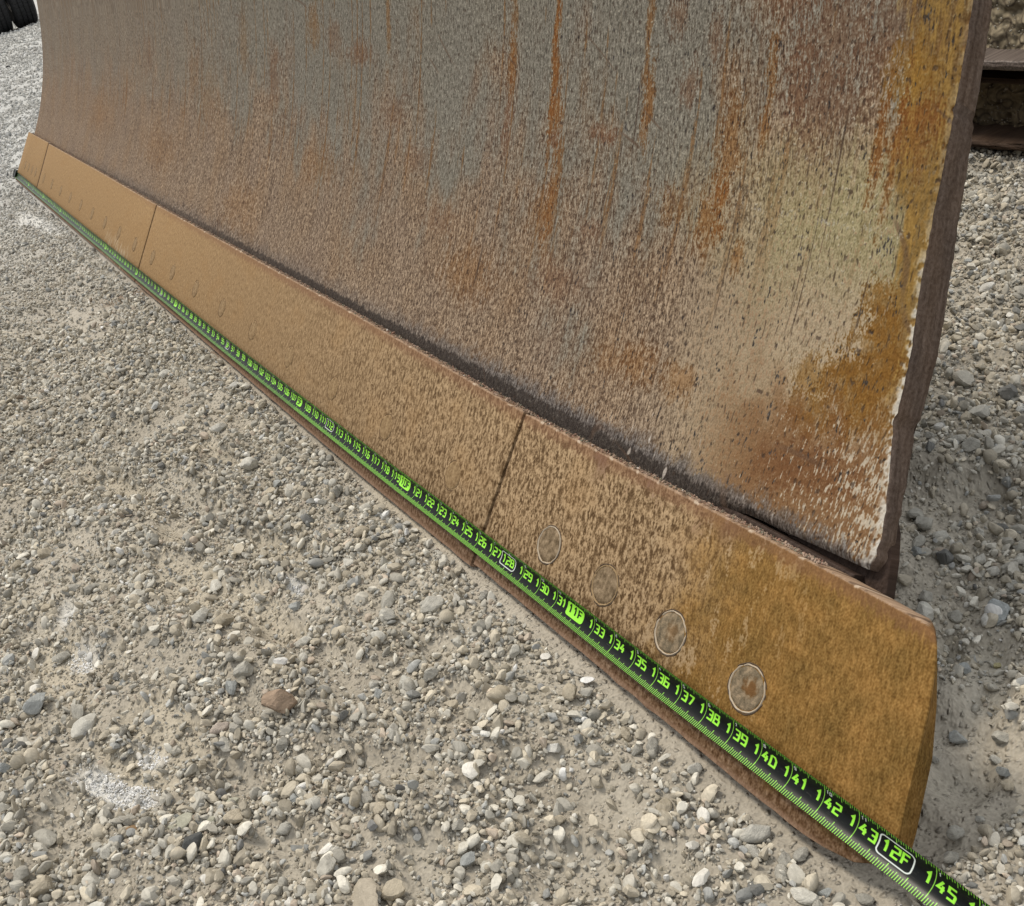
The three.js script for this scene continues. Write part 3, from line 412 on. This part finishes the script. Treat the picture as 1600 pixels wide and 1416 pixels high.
const STONES = [
[3.053,0.368,0.0230,'b'],[3.337,0.297,0.0197,'D'],[3.302,0.113,0.0172,'l'],[3.310,0.099,0.0134,'m'],[3.333,0.144,0.0124,'l'],[3.299,0.167,0.0085,'d'],
[3.201,0.225,0.0162,'b'],[3.200,0.208,0.0173,'m'],[3.255,0.197,0.0281,'R'],[3.286,0.328,0.0112,'o'],[3.288,0.337,0.0089,'d'],[3.324,0.319,0.0107,'l'],
[3.360,0.295,0.0100,'m'],[3.356,0.241,0.0099,'l'],[3.270,0.262,0.0107,'l'],[3.412,0.222,0.0114,'l'],[3.461,0.202,0.0186,'t'],[3.463,0.222,0.0306,'T'],
[3.425,0.228,0.0160,'m'],[3.299,0.389,0.0171,'t'],[3.229,0.388,0.0175,'m'],[3.231,0.108,0.0154,'l'],[3.206,0.089,0.0148,'l'],[3.179,0.079,0.0152,'m'],
[3.220,0.054,0.0169,'l'],[2.964,0.255,0.0184,'l'],[3.119,0.338,0.0199,'l'],[3.088,0.340,0.0183,'m'],[3.110,0.388,0.0145,'d'],[3.383,0.186,0.0128,'m'],
[3.376,0.196,0.0103,'b'],[3.360,0.216,0.0112,'l'],[3.341,0.225,0.0106,'b'],[3.274,0.133,0.0117,'l'],[3.225,0.246,0.0123,'p'],[3.322,0.265,0.0159,'t'],
[3.304,0.299,0.0195,'g'],[3.307,0.283,0.0116,'g'],[3.300,0.264,0.0126,'g'],[3.426,0.039,0.0130,'b'],[3.432,0.026,0.0096,'m'],[3.438,0.067,0.0119,'w'],
[3.400,0.030,0.0144,'t'],[3.371,0.072,0.0154,'t'],[3.359,0.066,0.0083,'m'],[3.400,0.118,0.0130,'m'],[3.340,0.019,0.0077,'t'],[3.330,0.036,0.0106,'l'],
[3.280,0.061,0.0110,'l'],[3.267,0.053,0.0112,'m'],[3.474,0.026,0.0099,'m'],[3.480,0.018,0.0107,'m'],[3.514,0.010,0.0096,'l'],[3.487,0.043,0.0105,'m'],
[3.234,0.036,0.0137,'l'],[3.242,0.016,0.0095,'m'],[3.274,0.026,0.0102,'l'],[3.308,0.029,0.0098,'m'],[3.289,0.017,0.0080,'m'],[3.578,0.016,0.0147,'l'],
[3.586,0.025,0.0087,'l'],[3.607,0.023,0.0092,'m'],[3.627,0.024,0.0116,'l'],[3.632,0.014,0.0089,'b'],[3.649,0.002,0.0081,'m'],[3.637,0.024,0.0074,'m'],
[3.606,0.007,0.0085,'m'],[3.602,0.015,0.0093,'m'],[3.611,0.055,0.0076,'m'],[3.604,-0.119,0.0137,'b'],[3.626,-0.132,0.0112,'m'],[3.642,-0.114,0.0094,'b'],
[3.654,-0.061,0.0104,'m'],[3.665,-0.045,0.0088,'m'],[3.649,-0.107,0.0093,'t'],[3.605,-0.099,0.0060,'l'],[3.630,-0.120,0.0088,'l'],[3.666,-0.097,0.0062,'l'],
[3.657,-0.077,0.0062,'l'],[3.417,-0.312,0.0111,'d'],[3.477,-0.252,0.0130,'l'],[3.493,-0.237,0.0155,'d'],[3.461,-0.255,0.0170,'m'],[3.443,-0.264,0.0145,'m'],
[3.502,-0.288,0.0129,'d'],[3.556,-0.218,0.0211,'B'],[3.553,-0.209,0.0093,'w'],[3.521,-0.185,0.0181,'l'],[3.532,-0.202,0.0095,'m'],[3.577,-0.159,0.0096,'b'],
[3.512,-0.252,0.0108,'l'],[3.525,-0.247,0.0115,'l'],[3.545,-0.243,0.0086,'l'],[3.434,-0.337,0.0140,'m'],[3.388,-0.325,0.0125,'m'],[3.400,-0.328,0.0083,'l'],
[3.493,-0.274,0.0092,'l'],[3.492,-0.252,0.0110,'m'],[3.470,-0.237,0.0102,'m'],[3.479,-0.228,0.0119,'b'],[3.577,-0.188,0.0057,'y'],[3.506,-0.203,0.0133,'m'],
[3.535,-0.264,0.0088,'l'],[3.524,-0.276,0.0107,'m'],[3.271,-0.598,0.0113,'m'],[3.313,-0.544,0.0143,'d'],[3.261,-0.582,0.0126,'m'],[3.236,-0.593,0.0129,'w'],
[3.346,-0.433,0.0224,'m'],[3.390,-0.433,0.0248,'d'],[3.392,-0.397,0.0213,'l'],[3.405,-0.428,0.0085,'w'],[3.367,-0.403,0.0131,'d'],[3.433,-0.374,0.0122,'m'],
[2.808,0.087,0.0215,'l'],[2.878,0.079,0.0123,'b'],[2.550,0.029,0.0153,'w'],[2.697,0.086,0.0154,'l'],[2.892,0.090,0.0149,'t'],[2.389,0.085,0.0165,'l'],
[2.284,0.022,0.0098,'l'],[1.842,0.067,0.0118,'w'],[2.981,0.079,0.0166,'d'],[2.794,0.088,0.0130,'m'],[3.037,0.119,0.0133,'l'],[3.173,0.156,0.0128,'l'],
[3.065,0.261,0.0124,'m'],[2.975,0.340,0.0142,'m'],[3.011,0.190,0.0144,'l'],[2.875,0.308,0.0167,'m'],[2.864,0.255,0.0132,'l'],[2.785,0.318,0.0151,'t'],
[3.089,0.079,0.0141,'l'],[3.149,0.165,0.0097,'m'],[3.151,0.040,0.0113,'l'],[-5.666,-0.646,0.0437,'k']];
const heroSpots = [];
{
  const r = rng(99); let n = 0;
  const zone = (x, z) => {
    if (z < -0.03) {
      const p = new THREE.Vector3(x, 0, z).project(camera), y = (1 - p.y) / 2, side = p.x > 0.9 ? 'at the right border' : p.x > 0.83 ? 'midway to the right border' : 'close to the blade';
      const level = y < 0.22 ? 'just below the dirt-caked rails' : y < 0.36 ? 'beside the upper end face' : y < 0.47 ? 'beside the lower end face' : y < 0.57 ? 'beside the dark bracket' : y < 0.67 ? 'above the end bit corner' : y < 0.77 ? 'below the end bit corner' : y < 0.87 ? 'beside the lower end bit' : 'above the loose tape end';
      return `${level}, ${side}`;
    }
    const mark = Math.round((x + 0.4 * Math.max(0, z)) / I / 2) * 2, out = z < 0.035 ? 'close in front of' : z < 0.085 ? 'a finger length out from' : z < 0.16 ? 'a hand out from' : z < 0.24 ? 'two hands out from' : z < 0.32 ? 'three hands out from' : 'far out from';
    return x < 2.3 ? 'on the far gravel near the foot of the blade' : `${out} the tape's ${mark} inch mark`;
  };
  const place = (x, z, d, t) => {
    const shape = 'DdbBkR'.includes(t) ? 'a' : 'Tg'.includes(t) ? 'f' : r() < 0.45 ? 'a' : 'r', list = rocks[shape], word = { a: 'angular', r: 'rounded', f: 'flat' }[shape];
    const m = new THREE.Mesh(list[Math.floor(r() * list.length)], stoneMat(t, Math.floor(r() * 3)));
    m.name = numbered('stone'); const s = d * 1.08; m.scale.set(s * (0.95 + 0.15 * r()), s * (0.95 + 0.15 * r()), s);
    m.position.set(x, groundY(x, z) + s * (shape === 'f' ? 0.13 : 0.25), z); m.rotation.set((r() - 0.5) * 0.5, r() * 6.28, (r() - 0.5) * 0.5);
    m.castShadow = m.receiveShadow = true;
    if (UNIQUE[t]) m.userData = { label: UNIQUE[t], category: t === 'R' ? 'clod' : 'stone' };
    else { const lab = `${d > 0.014 ? 'large' : d > 0.0115 ? 'middling' : 'small'} ${ADJ[t]} ${word} stone ${zone(x, z)}`; m.userData = { label: lab, category: 'stone', group: 'loose stones lying singly on the gravel yard' }; }
    heroSpots.push([x, z, d]); scene.add(m); n++;
  };
  for (const [x, z, d, t] of STONES) place(x, z, d, t);
  let guard = 0;
  while (n < 296 && guard++ < 20000) {
    const u = r(), x = u < 0.55 ? 2.85 + 0.8 * r() : u < 0.75 ? 2.2 + 0.7 * r() : 3.0 + 0.75 * r(), z = u < 0.75 ? 0.012 + 0.4 * r() : -0.75 + 0.7 * r(), d = 0.0095 + 0.0065 * r() * r();
    if (patchAt(x, z, 'wcd') > 0.2 || heroSpots.some(([a, b, e]) => Math.hypot(a - x, b - z) < (e + d) * 0.6) || (z > -0.11 && z < 0.014 && x < 3.67)) continue;
    place(x, z, d, 'llmmmmbdtt'[Math.floor(r() * 10)]);
  }
}
{
  const r = rng(1234), M = new THREE.Matrix4(), Q = new THREE.Quaternion(), E = new THREE.Euler(), S = new THREE.Vector3(), P = new THREE.Vector3(), C = new THREE.Color();
  const small = [51, 52, 53, 54, 55, 56].map((s, i) => rock(s, 1, i % 3 !== 2, 0.75)), mid = [61, 62, 63, 64, 65, 66, 67, 68].map((s, i) => rock(s, 2, i % 4 !== 0, 0.72));
  const mat = new THREE.MeshPhysicalMaterial({ roughness: 0.95, map: sMaps[0], specularIntensity: 0.25 });
  const lists = { small: small.map(() => []), mid: mid.map(() => []) };
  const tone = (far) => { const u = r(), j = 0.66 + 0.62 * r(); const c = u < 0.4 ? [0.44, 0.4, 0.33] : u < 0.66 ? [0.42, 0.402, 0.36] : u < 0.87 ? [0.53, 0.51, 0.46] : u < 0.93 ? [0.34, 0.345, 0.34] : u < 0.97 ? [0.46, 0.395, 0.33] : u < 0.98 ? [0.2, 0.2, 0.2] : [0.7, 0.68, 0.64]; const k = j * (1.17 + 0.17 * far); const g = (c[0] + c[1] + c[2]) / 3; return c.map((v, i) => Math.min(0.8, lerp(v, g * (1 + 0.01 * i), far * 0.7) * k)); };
  // [x0, x1, z0, z1, stones per square metre, least size, largest size, list]
  const bands = [
    [2.3, 4.15, -1.0, 0.62, 88000, 0.0017, 0.0034, 'small'], [2.1, 4.2, -1.05, 0.7, 56000, 0.0032, 0.0068, 'small'], [1.9, 4.3, -1.15, 0.9, 15000, 0.006, 0.0128, 'mid'],
    [0.2, 2.3, -0.1, 0.6, 42000, 0.0038, 0.0078, 'small'], [-0.5, 2.1, -0.5, 0.9, 3000, 0.007, 0.013, 'mid'], [-2.6, 0.3, -0.9, 1.0, 9000, 0.006, 0.012, 'small'], [-7, -0.5, -1.9, 1.2, 2600, 0.01, 0.02, 'small'], [-17, -6, -3.6, 1.2, 900, 0.016, 0.032, 'small'],
  ];
  for (const [x0, x1, z0, z1, dens, a, b, list] of bands) {
    const count = Math.round((x1 - x0) * (z1 - z0) * dens), L = lists[list];
    for (let i = 0; i < count; i++) {
      const x = lerp(x0, x1, r()), z = lerp(z0, z1, r()), keep = r(), d = lerp(a, b, Math.pow(r(), 1.8));
      if (z > -0.14 && z < 0.012 && x > -0.02 && x < 3.665) continue;                      // under the blade
      if (z < -0.14 && z > -0.5 && x < 2.6 && x > 0.2) continue;                          // hidden behind it
      const cover = 0.72 + 1.7 * fbm(x * 5.6 + 8, z * 5.6, 3) + 0.5 * noise(x * 17, z * 17);
      const crumbs = b < 0.0035; if (keep > clamp(crumbs ? cover * 0.5 + 0.42 : cover, 0.1, 1)) continue;
      if (x > -0.5 && keep > 1 - (crumbs ? 0.15 : 0.75) * patchAt(x, z, 'wcd')) continue;
      const far = smooth(2.55, -0.4, x); const y = groundY(x, z) + d * (crumbs ? 0.3 * r() : 0.05 + 0.5 * r());
      E.set(r() * 6.28, r() * 6.28, r() * 6.28); Q.setFromEuler(E); S.set(d * (0.85 + 0.4 * r()), d * (0.75 + 0.35 * r()), d * (0.85 + 0.4 * r())); P.set(x, y, z);
      const c = tone(far); if (crumbs) [0.4, 0.369, 0.315].forEach((v, i) => { c[i] = lerp(c[i], v, 0.35); }); if (x > 0.5 && x < 4) { const w = patchAt(x, z, 'w'); if (w > 0.15) c.forEach((v, i) => { c[i] = lerp(v, 0.7, w * 0.75); }); }
      L[Math.floor(r() * L.length)].push([M.compose(P, Q, S).toArray(), c]);
    }
  }
  const lime = rock(91, 1, true, 0.6), limeL = [];
  for (const p of PATCHES) if (p[6] === 'w') {
    const det = p[2] * p[5] - p[3] * p[4];
    for (let i = 0; i < 9000; i++) {
      const a = r() * 6.2832, q = 1.35 * Math.sqrt(r()), u = q * Math.cos(a), v = q * Math.sin(a), x = p[0] + (p[5] * u - p[3] * v) / det, z = p[1] + (-p[4] * u + p[2] * v) / det, w = patchAt(x, z, 'w');
      if (r() > w * w * (p === PATCHES[0] ? 1.1 : 0.12) || z < 0.012) continue;
      const d = 0.0007 + 0.0018 * Math.pow(r(), 3); E.set(r() * 6.28, r() * 6.28, r() * 6.28); limeL.push(M.compose(P.set(x, groundY(x, z) + d * 0.2 + 0.002 * r() * r(), z), Q.setFromEuler(E), S.set(d * 1.2, d * 0.8, d)).toArray());
    }
  }
  const gravel = new THREE.Group(); gravel.name = 'gravel'; gravel.userData = { kind: 'stuff', label: 'loose crushed gravel scattered over the yard around the blade', category: 'gravel' }; scene.add(gravel);
  for (const [key, geos] of [['small', small], ['mid', mid]]) geos.forEach((g, i) => {
    const L = lists[key][i], im = new THREE.InstancedMesh(g, mat, L.length); im.name = 'gravel_stones'; im.userData = { kind: 'stuff' }; im.castShadow = im.receiveShadow = true;
    L.forEach(([m, c], k) => { im.setMatrixAt(k, M.fromArray(m)); im.setColorAt(k, C.setRGB(...c)); }); gravel.add(im);
  });
  const lm = new THREE.MeshStandardMaterial({ roughness: 1 }); lm.color.setRGB(0.68, 0.685, 0.68);
  const li = new THREE.InstancedMesh(lime, lm, limeL.length); li.name = 'lime_grains'; li.userData = { kind: 'stuff' }; li.castShadow = li.receiveShadow = true; limeL.forEach((m, k) => li.setMatrixAt(k, M.fromArray(m))); gravel.add(li);
}
// crumbs of dirt caught on the ledge between the cutting edges and the moldboard
{
  const r = rng(8), gs = [rock(71, 1, true, 0.7), rock(72, 1, true, 0.7), rock(73, 1, false, 0.6)], soil = new THREE.MeshStandardMaterial({ roughness: 1 }); soil.color.setRGB(1, 1, 1);
  const M = new THREE.Matrix4(), Q = new THREE.Quaternion(), E = new THREE.Euler(), C = new THREE.Color(), N = 4200, im = new THREE.InstancedMesh(gs[0], soil, N);
  im.name = 'ledge_dirt'; im.userData = { kind: 'stuff' };
  for (let k = 0; k < N; k++) {
    const u = r(), X = 139.4 * (1 - Math.pow(u, 1.3) * 0.995), d = (0.04 + 0.12 * r() * r()) * (r() < 0.018 ? 2.1 : 1), light = r();
    const w = PW(X, topQ(X) + 0.0 + 0.03 * r(), -0.06 - 0.44 * r()); E.set(r() * 6, r() * 6, r() * 6);
    im.setMatrixAt(k, M.compose(new THREE.Vector3(...w), Q.setFromEuler(E), new THREE.Vector3(d * I * 1.4, d * I, d * I)));
    light < 0.012 ? C.setRGB(0.62, 0.58, 0.52) : light < 0.4 ? C.setRGB(0.3, 0.22, 0.165) : C.setRGB(0.2 * (0.7 + 0.6 * r()), 0.145, 0.105); im.setColorAt(k, C);
  }
  blade.add(im);
}

// ------------------------------------------------------------------ dirt-caked steel behind the right end
{
  const T = thing('track_frame', 'dirt-caked dark steel track rails lying on the gravel behind the blade, at the right', 'track frame', [3.05, 0, -0.98]);
  const x0 = -0.75, x1 = 0.55;
  const soilMap = colourMap(1024, 384, (u, v, o) => { const a = fbm(u * 46, v * 13, 3), b = noise(u * 190, v * 52), c = noise(u * 330, v * 100), cr = smooth(0.12, 0.02, Math.abs(noise(u * 60 + 9, v * 17))), t = clamp(0.52 + 0.6 * a + 0.25 * b + 0.2 * c); o[0] = lerp(88, 205, t); o[1] = lerp(79, 192, t); o[2] = lerp(62, 163, t); mix(o, 58, 47, 36, cr * 0.6); }, false);
  const soilBump = (() => { const h = new Float32Array(1024 * 384); for (let j = 0; j < 384; j++) for (let i = 0; i < 1024; i++) { const u = i / 1024, v = j / 384; h[j * 1024 + i] = 0.5 + 0.5 * fbm(u * 60, v * 17, 3) + 0.2 * noise(u * 190, v * 52); } return greyMap(1024, 384, h, false); })();
  const soil = new THREE.MeshStandardMaterial({ map: soilMap, bumpMap: soilBump, bumpScale: 0.008, roughness: 1 }); soil.color.setRGB(0.6, 0.59, 0.58);
  const wornSteel = new THREE.MeshStandardMaterial({ roughness: 0.6, map: colourMap(64, 1024, (u, v, o) => { const m = noise(u * 9, v * 150) + 0.6 * noise(u * 20, v * 330), t = clamp(0.5 + 0.5 * m); o[0] = lerp(48, 118, t); o[1] = lerp(40, 106, t); o[2] = lerp(34, 98, t); }, true) }); const darkSteel = brownSteel.clone(); darkSteel.color.setRGB(0.3, 0.26, 0.22);
  const lump = (y0, y1, z, amp, nu, nv, lean) => gridGeo(nu, nv, (i, j) => { const x = lerp(x0, x1, i / nu), t = j / nv, y = lerp(y0, y1, t), a = 1.2 * fbm(x * 45, y * 45 + 3, 4) - 0.5 * smooth(0.2, 0, Math.abs(noise(x * 22 + 5, y * 24))); return [x, y + amp * 0.3 * noise(x * 30, t * 9), z + lean * t + amp * a - (t > 0.97 ? 0.05 : 0), (x - x0) / 1.3, clamp(y / 0.36)]; });
  const rail = (y0, y1, zf, zb, seed, rough) => { const prof = [[zb, y0], [zf, y0], [zf + 0.002, (y0 + y1) / 2], [zf, y1], [zb, y1]], nu = 160; return gridGeo(nu, 12, (i, j) => { const x = lerp(x0, x1, i / nu), s = j / 12 * 4, k = Math.min(3, Math.floor(s)), f = s - k, p = prof[k], q = prof[k + 1]; return [x, lerp(p[1], q[1], f) + rough * fbm(x * 30, seed + j, 2) * (j > 5 ? 1 : 0.3), lerp(p[0], q[0], f) + rough * fbm(x * 22 + 4, seed + j * 0.6, 2), lerp(0, 1, j / 12), x / 0.4]; }); };
  part('upper_rail', rail(0.1085, 0.1205, 0.085, -0.1, 3, 0.004), wornSteel, T);
  part('middle_rail', rail(0.079, 0.0865, 0.05, -0.1, 8, 0.004), darkSteel, T);
  part('lower_rail', rail(0.0075, 0.0165, 0.082, -0.1, 14, 0.005), darkSteel, T);
  part('web', rail(0.0105, 0.118, -0.035, -0.12, 20, 0.001), darkSteel, T);
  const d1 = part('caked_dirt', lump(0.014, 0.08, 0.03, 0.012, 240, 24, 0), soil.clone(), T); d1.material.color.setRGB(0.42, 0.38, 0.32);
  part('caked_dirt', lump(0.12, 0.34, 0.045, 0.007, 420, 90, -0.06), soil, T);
  const r = rng(55), g0 = rock(81, 1, true, 0.8), N = 5200, im = new THREE.InstancedMesh(g0, new THREE.MeshStandardMaterial({ roughness: 1 }), N), M = new THREE.Matrix4(), Q = new THREE.Quaternion(), E = new THREE.Euler(), C = new THREE.Color();
  im.name = 'caked_stones'; im.userData = { kind: 'stuff' }; im.castShadow = im.receiveShadow = true;
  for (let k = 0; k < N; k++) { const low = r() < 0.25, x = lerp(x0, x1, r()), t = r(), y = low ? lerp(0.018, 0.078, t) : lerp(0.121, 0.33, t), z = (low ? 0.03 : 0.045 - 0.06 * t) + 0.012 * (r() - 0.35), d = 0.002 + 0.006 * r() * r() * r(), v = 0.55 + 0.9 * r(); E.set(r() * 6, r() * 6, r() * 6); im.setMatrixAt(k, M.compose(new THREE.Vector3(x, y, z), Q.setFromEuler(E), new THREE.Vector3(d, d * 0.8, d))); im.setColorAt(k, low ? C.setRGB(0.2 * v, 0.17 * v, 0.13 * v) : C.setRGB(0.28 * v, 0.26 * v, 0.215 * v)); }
  T.add(im);
}

// ------------------------------------------------------------------ truck tyres far off at the upper left
{
  const rubber = (() => { const h = new Float32Array(512 * 128); for (let j = 0; j < 128; j++) for (let i = 0; i < 512; i++) { const a = (i / 512 * 48 + (j > 64 ? 0.5 : 0)) % 1; h[j * 512 + i] = a < 0.3 ? 0.2 : 0.8; } const m = new THREE.MeshStandardMaterial({ bumpMap: greyMap(512, 128, h, true), bumpScale: 0.012, roughness: 0.85 }); m.color.setRGB(0.012, 0.0125, 0.014); return m; })();
  const rimMat = new THREE.MeshStandardMaterial({ roughness: 0.6, metalness: 0.3 }); rimMat.color.setRGB(0.12, 0.12, 0.12);
  const R = 0.52, w = 0.155, prof = [[0.3, -0.1], [0.34, -0.13], [0.43, -w], [0.49, -0.137], [R, -0.115], [R, -0.07], [R - 0.014, -0.068], [R - 0.014, -0.056], [R, -0.054], [R, -0.006], [R - 0.014, -0.005], [R - 0.014, 0.005], [R, 0.006], [R, 0.054], [R - 0.014, 0.056], [R - 0.014, 0.068], [R, 0.07], [R, 0.115], [0.49, 0.137], [0.43, w], [0.34, 0.13], [0.3, 0.1]].map(([a, b]) => new THREE.Vector2(a, b));
  const rimP = [[0.0, 0.02], [0.12, 0.02], [0.2, -0.03], [0.28, -0.02], [0.31, 0.1], [0.3, 0.12]].map(([a, b]) => new THREE.Vector2(a, b));
  const tyre = (x, z, label) => {
    const t = thing('truck_tyre', label, 'tyre', [x, 0, z]);
    const spin = (p, n) => { const g = new THREE.LatheGeometry(p, n); g.rotateX(Math.PI / 2); g.translate(0, R - 0.01, 0); return g; };
    part('tread', toCreasedNormals(spin(prof, 72), 0.5), rubber, t); part('rim', spin(rimP, 40), rimMat, t);
  };
  tyre(-13.35, -1.845, 'right one of two black truck tyres standing far off, next to the blade\'s far end'); tyre(-13.35, -1.5, 'left one of two black truck tyres standing far off, at the corner of the view');
}
renderer.render(scene, camera);
